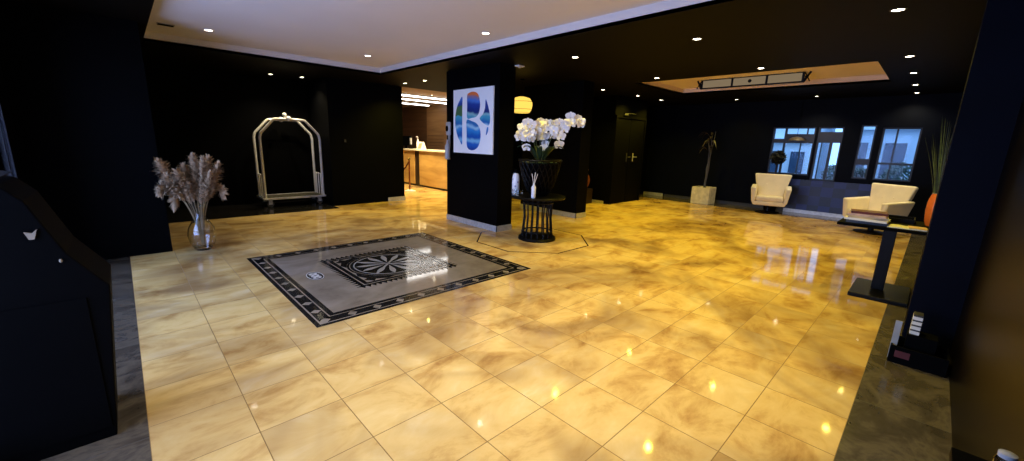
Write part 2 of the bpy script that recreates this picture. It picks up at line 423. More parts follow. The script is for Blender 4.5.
# octagonal inlay under the flower table
oc = thing('floor_octagon', 'brown outlined octagon inlaid in the floor under the orchid table', 'floor inlay', (4.62, 4.30, 0)); oc['kind'] = 'structure'
a8 = PI / 8
b = MB(); b.prism(circ(0, 0, .92, 8, a8), .0004, .0010); b.build('octagon_field', M['cream'], oc)
b = MB(); b.ring(circ(0, 0, .93, 8, a8), circ(0, 0, .905, 8, a8), .0004, .0016); b.build('octagon_outline', M['inlay_line'], oc)

# ------------------------------------------------------------------ walls
def wallbox(name, *bx, m='wall', label=None):
    w = MB()
    for q in bx: w.box(*q)
    return struct(w.build(name, M[m]), label, 'wall')
# left wall with a tall street window between y .9 and 6.25
LW0, LW1, LZ0, LZ1 = .9, 6.16, .12, 2.35
wallbox('wall_left', (XL - .03, XL, YR, LW0, 0, ZC), (XL - .03, XL, LW1, 6.62, 0, ZC), (XL - .03, XL, LW0, LW1, 0, LZ0), (XL - .03, XL, LW0, LW1, LZ1, ZC), label='black wall on the left beside the street window')
wallbox('wall_block', (XL - .03, .33, 6.62, 10.6, 0, ZC), label='black projecting wall block behind the pampas vase')
wallbox('wall_niche', (.33, 3.30, 10.40, 10.6, 0, ZC), label='black back wall of the luggage cart niche')
wallbox('wall_back', (3.30, 5.05, 9.14, 9.5, 0, ZC), (3.30, 5.05, 9.5, 16.1, 0, ZC), label='black wall between luggage cart and reception opening')
wallbox('wall_right', (XL - .2, XF + .2, YR - .2, YR, 0, ZC), m='wallgloss', label='glossy black wall close on the right')
wallbox('wall_pillar', (4.35, 4.95, YR, -.05, 0, ZC), m='wallnavy', label='navy black pilaster jutting from the right wall')
wallbox('wall_near', (XL - .2, XL, YR - .2, YR, 0, ZC), label='black corner behind the camera')
wallbox('wall_column', (4.48, 4.82, 5.0, 6.46, 0, ZC), label='black slab column carrying the white poster')
wallbox('wall_column', (6.68, 7.02, 5.0, 6.63, 0, ZC), label='second black slab column behind the orchid table')
wallbox('wall_corridor', (6.55, 9.05, 8.60, 8.8, 0, ZC), label='black wall behind the two slab columns')
wallbox('wall_door', (9.05, 10.6, 5.75, 8.8, 0, ZC), label='black projecting wall holding the dark double door')
wallbox('wall_alcove', (10.6, XF + .2, 6.4, 6.6, 0, ZC), label='black wall right of the double door')
# far wall with four openings
holes = [(2.13, 3.02, .93, 2.08), (1.60, 2.08, .83, 2.08), (1.04, 1.30, .93, 2.12), (.32, .93, .93, 2.06)]
ys = sorted({YR, 6.4, *[h[0] for h in holes], *[h[1] for h in holes]}); zs = sorted({0, ZC, *[h[2] for h in holes], *[h[3] for h in holes]})
w = MB()
for ya, yb in zip(ys, ys[1:]):
    za = None
    for z0_, z1_ in zip(zs, zs[1:]):
        if not any(h[0] <= ya and yb <= h[1] and h[2] <= z0_ and z1_ <= h[3] for h in holes):
            w.box(XF, XF + .2, ya, yb, z0_, z1_)
struct(w.build('wall_far', M['wallnavy']), 'navy black far wall with street windows', 'wall')
# reception room shell
wallbox('wall_reception', (8.6, 8.8, 12.52, 13.72, 0, 2.9), m='lightwood', label='amber wood panelling right of the reception back wall')
wallbox('wall_panel', (8.6, 8.8, 13.72, 16.1, 0, 2.9), m='backwood', label='dark brown wood back wall behind reception')
wallbox('wall_reception_side', (8.6, 8.8, 8.8, 12.52, 0, 2.9), m='lightwood', label='amber wood side wall of the reception')
wallbox('wall_end', (5.05, 8.8, 15.9, 16.1, 0, 2.9), m='backwood', label='brown wood end wall of the reception')
b = MB()
for z_ in (1.30, 1.42, 1.54, 1.66): b.box(8.585, 8.6, 12.6, 13.65, z_, z_ + .012)
struct(b.build('trim_1', M['darkgap']), 'thin dark grooves across the amber reception panelling', 'trim')

# skirtings (brushed steel)
def skirt(name, *bx, label, m='base'):
    s_ = MB()
    for q in bx: s_.box(*q)
    struct(s_.build(name, M[m]), label, 'baseboard')
skirt('baseboard_column', (4.465, 4.48, 4.985, 6.46, 0, .10), (4.465, 4.82, 4.985, 5.0, 0, .10), label='steel baseboard around the poster column')
skirt('baseboard_second', (6.665, 6.68, 4.985, 6.63, 0, .10), (6.665, 7.02, 4.985, 5.0, 0, .10), label='steel baseboard around the second column')
skirt('baseboard_pier', (4.60, 5.05, 9.125, 9.14, 0, .10), (5.05, 5.065, 9.125, 9.5, 0, .10), label='steel baseboard at the reception opening')
skirt('baseboard_door', (9.035, 9.05, 5.9, 6.5, 0, .07), label='steel baseboard beside the double door')
skirt('baseboard_alcove', (XF - .015, XF, 5.75, 6.4, 0, .09), label='pale baseboard in the alcove corner')
skirt('baseboard_far', (XF - .015, XF, 2.5, 5.70, 0, .08), (XF - .015, XF, YR, .86, 0, .08), label='dull dark baseboard along the far wall', m='basedark')
skirt('baseboard_panel', (XF - .06, XF - .0151, .86, 2.50, 0, .08), label='steel baseboard under the chequered panel')

# ------------------------------------------------------------------ ceilings
T1 = (.42, 3.90, .35, 7.88); T2 = (7.58, 9.77, .79, 4.42); ZT = 2.855
def holed(name, rect, hs, z0, z1, m):
    xs = sorted({rect[0], rect[1], *[h[0] for h in hs], *[h[1] for h in hs]}); yy = sorted({rect[2], rect[3], *[h[2] for h in hs], *[h[3] for h in hs]})
    w = MB()
    for a, c in zip(xs, xs[1:]):
        for d, e in zip(yy, yy[1:]):
            if not any(h[0] <= a and c <= h[1] and h[2] <= d and e <= h[3] for h in hs): w.box(a, c, d, e, z0, z1)
    return w.build(name, m)
struct(holed('ceiling', (XL - .03, XF + .2, YR - .2, 9.14), [T1, T2], ZC, ZC + .04, M['ceil']), 'black lobby ceiling studded with downlights', 'ceiling')
b = MB(); b.box(XL - .03, 5.05, 9.14, 10.6, ZC, ZC + .04); struct(b.build('ceiling_niche', M['ceil']), 'black ceiling above the luggage cart niche', 'ceiling')
def tray(name, T, m, label):
    w = MB(); x0, x1, y0, y1 = T; t = .05
    w.box(x0 - t, x1 + t, y0 - t, y1 + t, ZT, ZT + .05)
    w.box(x0 - t, x0, y0 - t, y1 + t, ZC + .002, ZT); w.box(x1, x1 + t, y0 - t, y1 + t, ZC + .002, ZT)
    w.box(x0, x1, y0 - t, y0, ZC + .002, ZT); w.box(x0, x1, y1, y1 + t, ZC + .002, ZT)
    struct(w.build(name, M[m]), label, 'ceiling')
tray('ceiling_tray', T1, 'tray', 'large white recessed ceiling tray above the medallion')
tray('ceiling_recess', T2, 'traycream', 'smaller cream recessed ceiling tray above the far lounge')
b = MB(); b.box(5.05, 8.8, 9.14, 16.1, 2.76, 2.9); struct(b.build('ceiling_reception', M['woodceil']), 'warm brown ceiling of the reception', 'ceiling')

# ------------------------------------------------------------------ windows
def window(name, x, y0, y1, z0, z1, mull, trans, label, axis=1, d=.10, fw=.03, bi=.01):
    w = thing(name, label, 'window', (x, (y0 + y1) / 2, z0)); w['kind'] = 'structure'
    hw_, hh = (y1 - y0) / 2, z1 - z0; b = MB()
    b.box(0, d, -hw_, hw_, 0, fw); b.box(0, d, -hw_, hw_, hh - fw, hh); b.box(0, d, -hw_, -hw_ + fw, fw, hh - fw); b.box(0, d, hw_ - fw, hw_, fw, hh - fw)
    b.build('window_frame', M['frame'], w)
    b = MB()
    for y, za, zb, t in mull: b.box(bi, d - bi, y - (y0 + y1) / 2 - t / 2, y - (y0 + y1) / 2 + t / 2, za - z0, zb - z0)
    for za, zb, ya, yb in trans: b.box(bi * 1.2, d - bi * 1.2, ya - (y0 + y1) / 2, yb - (y0 + y1) / 2, za - z0, zb - z0)
    b.build('glazing_bars', M['frame'], w)
    b = MB(); b.box(d / 2 - .003, d / 2 + .003, -hw_ + fw, hw_ - fw, fw, hh - fw); b.build('glass_pane', M['pane'], w)
    return w
window('window_1', XF + .03, 2.13, 3.02, .93, 2.08, [(2.745, .93, 2.08, .04), (2.40, .96, 1.72, .018), (2.30, 1.90, 2.08, .02)], [(1.70, 1.80, 2.73, 3.0), (1.70, 1.92, 2.15, 2.73)], 'leftmost far window with high transom behind the cream armchair')
window('window_2', XF + .03, 1.60, 2.08, .83, 2.08, [(1.80, .83, 1.72, .05), (1.98, .83, 1.72, .016)], [(1.72, 1.97, 1.62, 2.06)], 'second far window with a thin transom strip above two panes')
window('window_3', XF + .03, 1.04, 1.30, .93, 2.12, [], [(1.24, 1.38, 1.05, 1.29)], 'narrow third far window with a small lower pane')
window('window_4', XF + .03, .32, .93, .93, 2.06, [(.69, .93, 2.06, .03)], [(1.27, 1.315, .33, .92)], 'wide four pane far window behind the angled armchair')
window('window_5', XL - .016, LW0, LW1, LZ0, LZ1, [(1.9, LZ0, LZ1, .08), (2.95, LZ0, LZ1, .08), (4.0, LZ0, LZ1, .08), (5.05, LZ0, LZ1, .08), (5.93, LZ0, LZ1, .025)], [(.55, .60, LW0, LW1)], 'tall street window at the left edge', fw=.03, d=.014, bi=.003)
# navy checker dado under the far windows
b = MB(); b.box(XF - .04, XF - .003, .86, 2.50, .085, .82)
struct(b.build('trim_2', M['checker']), 'navy chequered panel under the far windows', 'wall panel')

# ------------------------------------------------------------------ outside
b = MB(); b.box(XF + .3, 40, -30, 40, -.3, -.15); struct(b.build('street_ground', M['asphalt']), 'street outside the far windows', 'street')
b = MB(); b.box(-30, XL - .3, -20, 40, -.3, -.15); struct(b.build('street_ground', M['asphalt']), 'street outside the left window', 'street')
def building(name, x, y0, y1, h, label, m, side=-1, cols=10, rows=3, x2=None):
    t = thing(name, label, 'building', (x, (y0 + y1) / 2, -.15)); hw_ = (y1 - y0) / 2
    b = MB(); b.box(0 if side < 0 else -4, 4 if side < 0 else 0, -hw_, hw_, 0, h); b.build('wall', M[m], t)
    cw = 2 * hw_ / cols; rh = h / rows
    for i in range(cols):
        for j in range(rows):
            b = MB(); yc = -hw_ + (i + .5) * cw; zc = rh * (j + .52)
            b.box(side * .06 - .02, side * .06 + .02, yc - cw * .28, yc + cw * .28, zc - rh * .26, zc + rh * .26)
            b.build('window', M['winglass'], t)
    b = MB()
    for j in range(1, rows): b.box(min(0, side * .25), max(0, side * .25), -hw_, hw_, rh * j - .12, rh * j + .02)
    b.build('balcony_slab', M['facadetwo'], t)
    return t
building('street_building', 19.5, -3.5, 2.6, 5.2, 'pale blue building across the street behind the right far windows', 'facade', cols=6, rows=2)
building('street_building', 18.0, 3.2, 8.5, 4.2, 'white building across the street behind the left far window', 'facadetwo', cols=7, rows=2)
building('street_building', -1.4, 16, 44, 2.6, 'low pale building added outside the left window to brighten its view', 'facadetwo', side=1, cols=8, rows=1)  # added pale block, low and near, so the left window shows bright
for (x, y, r, h, lb) in [(14.6, .62, .42, 1.0, 'dark shrub outside the four pane far window'), (14.4, 1.42, .22, 1.05, 'small dark shrub outside the narrow far window'), (15.5, 2.05, .30, 1.0, 'low shrub outside the second far window')]:
    t = thing('shrub', lb, 'shrub', (x, y, -.15))
    b = MB()
    for k in range(420):
        a, c = rnd.uniform(0, 2 * PI), rnd.uniform(-1, 1); q = Vector((math.cos(a) * math.sqrt(1 - c * c), math.sin(a) * math.sqrt(1 - c * c), c)) * r * rnd.uniform(.55, 1.05) + Vector((0, 0, h))
        u = Vector((rnd.uniform(-1, 1), rnd.uniform(-1, 1), rnd.uniform(-1, 1))).normalized() * .075; v = u.orthogonal().normalized() * .03
        b.face([q - u, q + v, q + u, q - v])
    b.build('foliage', M['shrub'], t)
    b = MB(); b.tube([(0, 0, 0), (.02, 0, h)], .03); b.build('stem', M['stemdry'], t)

# ------------------------------------------------------------------ downlights
def downlight(x, y, z, label, col, power, group, white=False, angle=135, r=.042, aim=None):
    t = thing('ceiling_downlight', label, 'downlight', (x, y, z), 0, group)
    b = MB(); b.lathe([(r + .018, 0), (r + .018, -.006), (r + .004, -.010), (r + .002, -.004), (r + .002, 0)], 20, cap=False); b.build('trim_ring', M['tray' if white else 'trimring'], t, smooth=True)
    b = MB(); b.lathe([(r, -.001), (r, -.004)], 20); b.build('lens', M['lenswhite' if white else 'lens'], t)
    L = bpy.data.lights.new('downlight_beam', 'SPOT'); L.energy = power; L.color = col; L.spot_size = math.radians(angle); L.spot_blend = .9; L.shadow_soft_size = .03
    o = bpy.data.objects.new('downlight_beam', L); COL.objects.link(o); o.parent = t; o.location = (0, 0, -.03)
    if aim: o.rotation_euler = aim
    return t
YEL = (1, .76, .055); AMB = (1, .88, .66); NEU = (1, .88, .70)
PW = 64
G1, G2, G3 = 'downlights in the black ceiling', 'downlights in the white ceiling tray', 'downlights above the luggage cart'
for x, y, lb, k in [
    (5.02, .46, 'bright downlight nearest the top right corner', 1.5),
    (7.40, .47, 'second downlight of the row along the right wall, counted from the camera', 1.35),
    (8.90, .48, 'third downlight of the row along the right wall, counted from the camera', 1.2),
    (10.40, .50, 'fourth downlight of the row along the right wall, counted from the camera', 1.5),
    (11.74, .52, 'farthest downlight of the row along the right wall, near the far window', .8),
    (4.93, 2.14, 'downlight in the black ceiling between white tray and lounge tray', 1.9),
    (4.88, 3.84, 'downlight in the black ceiling right of the yellow lamp', 1.6),
    (7.18, 3.76, 'downlight at the left near corner of the lounge tray', 1.9),
    (7.22, 2.10, 'downlight just in front of the framed lounge lantern', 1.8),
    (8.00, 5.46, 'small downlight in front of the dark double door', 2.6),
    (9.42, 5.39, 'small downlight beside the door closer', 2.2),
    (10.57, 5.35, 'small downlight right of the double door', 1.8),
    (11.30, 3.73, 'small downlight near the tall dried plant', .6),
    (11.45, 2.12, 'small downlight above the front facing armchair', 1.3),
    (4.78, 8.50, 'left of the two downlights before the reception opening', 2.2),
    (4.82, 7.75, 'right of the two downlights before the reception opening', 1.9)]:
    downlight(x, y, ZC, lb, (1, .84, .48) if x > 11.4 or (x > 10 and y < 1) else YEL, PW * k, G1)
for x, y, lb in [(2.43, 9.75, 'left of the two downlights over the luggage cart'), (2.98, 9.62, 'right of the two downlights over the luggage cart')]:
    downlight(x, y, ZC, lb, (1, .82, .48), PW * 1.1, G3, angle=120, aim=(0, 0, 0))
for x, y, lb, k in [(1.06, 7.04, 'downlight at the left end of the white ceiling tray', .45), (3.20, 6.90, 'downlight near the far corner of the white ceiling tray', .7), (3.55, 4.25, 'downlight near the right edge of the white ceiling tray', .9)]:
    downlight(x, y, ZT, lb, AMB, PW * k, G2, white=True, angle=110)
for x, y, k in [(1.06, 4.25, .6), (1.06, 1.60, 3.4), (3.55, 1.60, 2.0), (2.3, .75, 1.6)]:
    downlight(x, y, ZT, 'downlight in the white ceiling tray above the camera', AMB if x < 2 else (1, .79, .16), PW * k, G2, white=True, angle=105)

# ceiling fittings
t = thing('ceiling_speaker', 'small dark square vent at the left end of the white ceiling tray', 'vent', (.63, 7.18, ZT))
b = MB(); b.box(-.09, .09, -.06, .06, -.008, 0); b.build('cover', M['greyplastic'], t, bevel=.003)
b = MB()
for k in range(5): b.box(-.08, .08, -.048 + k * .022, -.036 + k * .022, -.011, -.008)
b.build('slats', M['black'], t)
t = thing('smoke_detector', 'pale square detector on the black ceiling above the poster column', 'detector', (4.86, 4.95, ZC))
b = MB(); b.box(-.07, .07, -.05, .05, -.02, 0); b.build('body', M['white'], t, bevel=.006)
b = MB(); b.lathe([(.03, -.034), (.035, -.02)], 16); b.build('sensor', M['greyplastic'], t)

# framed lantern in the lounge tray
t = thing('ceiling_lantern', 'long black framed lantern of three cream panels in the lounge ceiling tray', 'ceiling lamp', (8.75, 2.72, ZT))
Lh = .86; zt, zb = -.005, -.165
ysec = [-Lh, -.30, .29, Lh]
for i in range(3):
    b = MB(); b.box(-.012, .012, ysec[i] + .02, ysec[i + 1] - .02, zb + .01, zt - .01); b.build('diffuser_panel', M['lanternpanel'], t)
b = MB(); b.box(-.018, .018, -Lh - .02, Lh + .02, zb - .012, zb + .012); b.box(-.018, .018, -Lh - .02, Lh + .02, zt - .012, zt)
for y in ysec: b.box(-.018, .018, y - .018, y + .018, zb, zt)
b.build('frame', M['blackmetal'], t)
for s in (-1, 1):
    b = MB(); y = s * Lh
    b.tube([(0, y, zb - .01), (0, y + s * .10, zt)], .016, 6); b.tube([(0, y + s * .02, zt - .01), (0, y + s * .10, zb - .0)], .010, 6)
    b.tube([(.0, y + s * .10, zt), (.0, y + s * .02, zb)], .014, 6); b.ball((0, y + s * .05, zb + .08), .028, 10)
    b.build('end_bracket', M['blackmetal'], t)
b = MB(); b.ball((-.02, -.02, zb + .08), .032, 10, (.5, 1, 1)); b.build('centre_knob', M['blackmetal'], t)

# pendant lamp behind the poster column
t = thing('pendant_lamp', 'glowing yellow hanging lantern lamp right of the poster column', 'lamp', (5.90, 5.92, 2.24))
b = MB(); b.lathe([(.10, -.155), (.16, -.15), (.205, -.085), (.22, .0), (.215, .06), (.17, .125), (.07, .155)], 10); b.build('shade', M['lampshade'], t)
b = MB()
for z_, r_ in ((-.15, .165), (.06, .222), (-.085, .212)):
    b.tube([(r_ * math.cos(2 * PI * i / 10), r_ * math.sin(2 * PI * i / 10), z_) for i in range(11)], .004, 5)
b.build('shade_ribs', M['gold'], t)
b = MB(); b.tube([(0, 0, .15), (0, 0, ZC - 2.24)], .006, 6); b.build('cord', M['blackmetal'], t)
b = MB(); b.lathe([(.05, ZC - 2.24 - .03), (.05, ZC - 2.24)], 16); b.build('ceiling_rose', M['blackmetal'], t)

# ------------------------------------------------------------------ poster on the column
t = thing('wall_poster', 'white square poster with a letter B of blue and orange landscape on the black column', 'poster', (4.478, 5.66, 1.84))
def loc(pts): return [(y - 5.66, z - 1.84) for y, z in pts]
b = MB(); b.prism([(-.545, -.545), (.55, -.545), (.55, .545), (-.545, .545)], -.025, -.001, 'x'); b.build('board', M['canvas'], t, bevel=.003)
def smooth(p, n=4):
    out = []; L = len(p)
    for i in range(L):
        p0, p1, p2, p3 = (Vector(p[(i + k) % L]) for k in (-1, 0, 1, 2))
        for j in range(n):
            u = j / n
            out.append(tuple(.5 * ((2 * p1) + (p2 - p0) * u + (2 * p0 - 5 * p1 + 4 * p2 - p3) * u * u + (3 * p1 - p0 - 3 * p2 + p3) * u ** 3)))
    return out
pieces = dict(
    left=[(5.942, 2.258), (6.018, 2.203), (6.095, 2.098), (6.142, 1.964), (6.152, 1.828), (6.131, 1.706), (6.078, 1.584), (6.005, 1.493), (5.948, 1.449), (5.945, 1.65), (5.945, 1.87), (5.945, 2.06)],
    top=[(5.804, 2.273), (5.746, 2.312), (5.651, 2.326), (5.557, 2.309), (5.496, 2.261), (5.463, 2.184), (5.451, 2.086), (5.481, 1.975), (5.55, 1.914), (5.668, 1.897), (5.8, 1.897), (5.803, 2.08)],
    bottom=[(5.814, 1.862), (5.668, 1.842), (5.548, 1.806), (5.463, 1.733), (5.428, 1.633), (5.44, 1.518), (5.494, 1.415), (5.588, 1.362), (5.685, 1.35), (5.77, 1.378), (5.81, 1.452), (5.812, 1.65)],
    upper_right=[(5.306, 2.184), (5.25, 2.091), (5.203, 1.967), (5.187, 1.856), (5.215, 1.768), (5.295, 1.78), (5.377, 1.818), (5.456, 1.884), (5.367, 1.957), (5.32, 2.053)],
    lower_right=[(5.232, 1.741), (5.231, 1.69), (5.256, 1.634), (5.287, 1.611), (5.279, 1.676), (5.263, 1.732)])
b = MB()
for k, p in pieces.items(): b.prism(smooth(loc(p)), -.0275, -.025, 'x')
b.build('letter_artwork', M['painting'], t)

# sanitiser dispenser left of the poster
t = thing('sanitiser_dispenser', 'small white hand sanitiser dispenser on the black column left of the poster', 'dispenser', (4.48, 6.375, 1.16))
b = MB(); b.box(-.055, -.002, -.07, .05, .44, .68); b.build('housing', M['lightgrey'], t, bevel=.02)
b = MB(); b.prism([(.042 * math.cos(2 * PI * i / 20), .56 + .055 * math.sin(2 * PI * i / 20)) for i in range(20)], -.059, -.054, 'x'); b.build('sensor_window', M['black'], t)
b = MB(); b.box(-.012, -.002, -.03, .03, .0, .46); b.build('back_plate', M['greyplastic'], t)
b = MB(); b.lathe([(.045, .0), (.05, .02), (.05, .24), (.02, .30), (.018, .36)], 16, (-.052, -.01, 0)); b.build('bottle', M['lightgrey'], t, smooth=True)

# ------------------------------------------------------------------ luggage cart
t = thing('luggage_cart', 'steel birdcage luggage cart standing against the black wall', 'luggage cart', (2.68, 9.90, 0))
XA, YA, ZD = .585, .25, .20
b = MB(); b.box(-.62, .62, -.30, .30, ZD - .035, ZD + .0); b.build('deck', M['deck'], t, bevel=.01)
b = MB()
rim = [(-.63, -.31), (.63, -.31), (.63, .31), (-.63, .31)]
b.ring([(x * 1.015, y * 1.03) for x, y in rim], rim, ZD - .036, ZD + .008); b.build('deck_rim', M['chrome'], t, bevel=.006)
def arc_hoop(y):
    pts = [(-XA, ZD), (-XA, 1.45), (-.565, 1.53), (-.545, 1.565), (-.33, 1.80), (-.30, 1.83), (-.25, 1.84), (.25, 1.84), (.30, 1.83), (.33, 1.80), (.545, 1.565), (.565, 1.53), (XA, 1.45), (XA, ZD)]
    return [(x, y, z) for x, z in pts]
for y in (-YA, YA):
    b = MB(); b.tube(arc_hoop(y), .027, 12); b.build('hoop', M['chrome'], t, smooth=True)
b = MB(); b.tube([(-.02, -YA - .03, 1.845), (-.02, YA + .03, 1.845)], .018, 10); b.build('top_bar', M['chrome'], t, smooth=True)
for y in (-YA - .03, YA + .03):
    b = MB(); b.ball((-.02, y, 1.85), .056, 14); b.build('ball_finial', M['chrome'], t, smooth=True)
b = MB(); b.tube([(-.02, 0, 1.85), (-.02, 0, 1.92)], .014, 8); b.ball((-.02, 0, 1.945), .044, 12); b.build('hanger_knob', M['chrome'], t, smooth=True)
for s in (-1, 1):
    for y in (-.14, 0, .14):
        b = MB(); b.tube([(s * XA, y, ZD), (s * XA, y, .66)], .014, 8); b.ball((s * XA, y, .675), .022, 10); b.build('end_post', M['chrome'], t, smooth=True)
for sx in (-1, 1):
    for sy in (-1, 1):
        b = MB(); b.tube([(sx * .50, sy * .22 - .022, .0685), (sx * .50, sy * .22 + .022, .0685)], .068, 18); w_ = b.build('caster', M['rubber'], t, smooth=True)
        b = MB(); b.box(sx * .5 - .035, sx * .5 + .035, sy * .22 - .034, sy * .22 - .026, .06, .15); b.box(sx * .5 - .035, sx * .5 + .035, sy * .22 + .026, sy * .22 + .034, .06, .15)
        b.box(sx * .5 - .04, sx * .5 + .04, sy * .22 - .034, sy * .22 + .034, .142, .155); b.build('caster_fork', M['chrome'], w_)

# ------------------------------------------------------------------ pampas vase
t = thing('glass_vase', 'clear glass floor vase by the corner of the black block', 'vase', (.64, 6.50, 0))
prof = [(.075, .004), (.105, .03), (.14, .11), (.152, .2), (.14, .29), (.10, .37), (.062, .43), (.052, .47), (.058, .53), (.085, .61)]
b = MB(); b.lathe(prof + [(r - .005, z) for r, z in reversed(prof[1:])] + [(.065, .02)], 28); b.build('glass_body', M['clearglass'], t, smooth=True)
b = MB(); b.lathe([(.078, 0), (.08, .02), (.05, .028)], 24); b.build('foot', M['clearglass'], t, smooth=True)
t = thing('pampas_grass', 'beige dried pampas plumes in the glass floor vase', 'dried grass', (.64, 6.50, .05))
plumes = [(-.31, .0, 1.14, .14), (-.33, -.05, .86, .13), (-.23, .05, .66, .10), (-.17, -.10, 1.02, .12), (.02, .02, 1.20, .12), (.10, -.08, 1.16, .11), (.17, .06, 1.17, .12), (.25, -.04, 1.10, .11), (.28, .03, .76, .09), (-.08, .08, 1.08, .12), (.14, -.12, .98, .11), (-.27, -.09, .96, .12), (.0, .0, .92, .12), (.09, .05, .84, .11), (-.08, -.05, .88, .12), (.05, -.06, .78, .10), (-.13, .03, .80, .11), (.17, -.03, .86, .11)]
for (dx, dy, top, rad) in plumes:
    b = MB(); rr = random.Random(int(1000 * (dx + 2 * dy + top)))
    drop = top < .9 and abs(dx) > .2
    ctrl = [Vector((dx * .04, dy * .04, .02)), Vector((dx * .12, dy * .12, .42)), Vector((dx * .4, dy * .4, .68 if drop else .62)), Vector((dx * .85, dy * .85, .88 if drop else top * .82)), Vector((dx, dy, top - .05 if not drop else top - .10))]
    def bez(u):
        p = [c.copy() for c in ctrl]
        while len(p) > 1: p = [p[i].lerp(p[i + 1], u) for i in range(len(p) - 1)]
        return p[0]
    path = [bez(i / 10) for i in range(11)]
    st_ = MB(); st_.tube(path, [.004] * 8 + [.003, .002, .001], 5)
    for k in range(420):
        u = rr.uniform(.52, 1.0); p = bez(u); d = (bez(min(1, u + .02)) - bez(u - .02)).normalized()
        s_ = math.sin(PI * min(1, (u - .50) / .52)) ** .6
        o_ = d.orthogonal().normalized(); o_ = Matrix.Rotation(rr.uniform(0, 2 * PI), 3, d) @ o_
        tip = p + o_ * rad * .95 * s_ * rr.uniform(.4, 1.1) + d * rr.uniform(.03, .10) - Vector((0, 0, .02))
        m_ = p.lerp(tip, .55) + d * .012; wv = d.cross(o_) * .009
        b.face([p - wv, m_ - wv * 1.3, tip, m_ + wv * 1.3, p + wv])
    pl = b.build('plume', M['pampas'], t); st_.build('stalk', M['stemdry'], pl)

# ------------------------------------------------------------------ orchid table
t = thing('round_table', 'round black table on a cage of rods carrying the orchid bowl', 'table', (4.68, 4.25, 0))
b = MB(); b.lathe([(.30, .002), (.305, .02), (.29, .045), (.25, .05)], 32); b.build('base_ring', M['blackmetal'], t, smooth=True)
for i in range(16):
    a = 2 * PI * i / 16; b = MB(); b.tube([(.245 * math.cos(a), .245 * math.sin(a), .04), (.215 * math.cos(a), .215 * math.sin(a), .36), (.235 * math.cos(a), .235 * math.sin(a), .655)], .012, 6); b.build('rod', M['blackmetal'], t, smooth=True)
for z_, r_ in ((.13, .24), (.60, .236)):
    b = MB(); b.tube([(r_ * math.cos(2 * PI * i / 32), r_ * math.sin(2 * PI * i / 32), z_) for i in range(33)], .013, 6); b.build('hoop', M['blackmetal'], t, smooth=True)
b = MB(); b.lathe([(.26, .655), (.42, .665), (.43, .685), (.42, .70)], 40); b.build('tabletop', M['blackmetal'], t, smooth=True)

t = thing('lattice_bowl', 'large black woven lattice bowl planter on the round table', 'planter', (4.68, 4.25, .70))
bp_ = [(.13, 0), (.17, .03), (.23, .16), (.285, .34), (.325, .50), (.33, .55)]
def rad_at(z):
    for (r0, z0_), (r1, z1_) in zip(bp_, bp_[1:]):
        if z <= z1_: return r0 + (r1 - r0) * (z - z0_) / (z1_ - z0_)
    return bp_[-1][0]
b = MB(); b.lathe([(r - .02, z + .004) for r, z in bp_[:-1]] , 32); b.build('liner', M['black'], t, smooth=True)
b = MB(); nn = 22
for sgn in (-1, 1):
    for i in range(nn):
        a0 = 2 * PI * i / nn
        b.tube([(rad_at(.53 * k / 7) * math.cos(a0 + sgn * .12 * k), rad_at(.53 * k / 7) * math.sin(a0 + sgn * .12 * k), .01 + .53 * k / 7) for k in range(8)], .007, 5)
b.build('lattice', M['blackmetal'], t)
b = MB(); b.tube([(.33 * math.cos(2 * PI * i / 36), .33 * math.sin(2 * PI * i / 36), .55) for i in range(37)], .014, 8); b.build('rim', M['blackmetal'], t, smooth=True)

t = thing('orchid_arrangement', 'white orchids arching over the black lattice bowl', 'orchids', (4.68, 4.25, 1.23))
VR = Vector((.72, -.69, 0)); VF = Vector((.69, .72, 0))      # across the view, along the view
def blossom_mesh():
    b = MB()
    def petal(ang, L, W, tilt):
        rows = []; n = 6
        for i in range(n + 1):
            u = i / n; w = W * math.sin(PI * (u * .86 + .08)) ** .8; y = L * u; z = tilt * L * (u ** 1.5)
            rows.append([(-w, y, z - .18 * w), (0, y, z + .1 * w), (w, y, z - .18 * w)])
        R = Matrix.Rotation(ang, 3, 'Z'); rv = [[b.bm.verts.new(R @ Vector(p)) for p in r] for r in rows]
        for A, B in zip(rv, rv[1:]):
            for k in range(2): b.bm.faces.new((A[k], A[k + 1], B[k + 1], B[k]))
    for a, L, W in ((0, .050, .019), (2.2, .048, .018), (-2.2, .048, .018)): petal(a, L, W, .12)
    for a in (1.15, -1.15): petal(a, .056, .031, .2)
    b.mat(1); b.ball((0, -.010, .010), .008, 8, (1, 1.2, .8))
    me = bpy.data.meshes.new('blossom'); bmesh.ops.recalc_face_normals(b.bm, faces=b.bm.faces); b.bm.to_mesh(me); b.bm.free()
    me.materials.append(M['petal']); me.materials.append(M['petalyellow'])
    for p in me.polygons: p.use_smooth = True
    return me
bme = blossom_mesh()
sprays = [((-.04, .05), (-.12, .46), (-.26, .60), (-.29, .26), 12), ((-.03, -.05), (-.10, .52), (-.16, .70), (-.19, .30), 12), ((.00, .06), (-.02, .56), (-.04, .72), (.00, .27), 11),
          ((.03, 0), (.06, .56), (.12, .72), (.10, .28), 12), ((.06, -.05), (.12, .52), (.26, .66), (.27, .32), 10), ((.07, .05), (.14, .56), (.36, .70), (.62, .58), 13)]
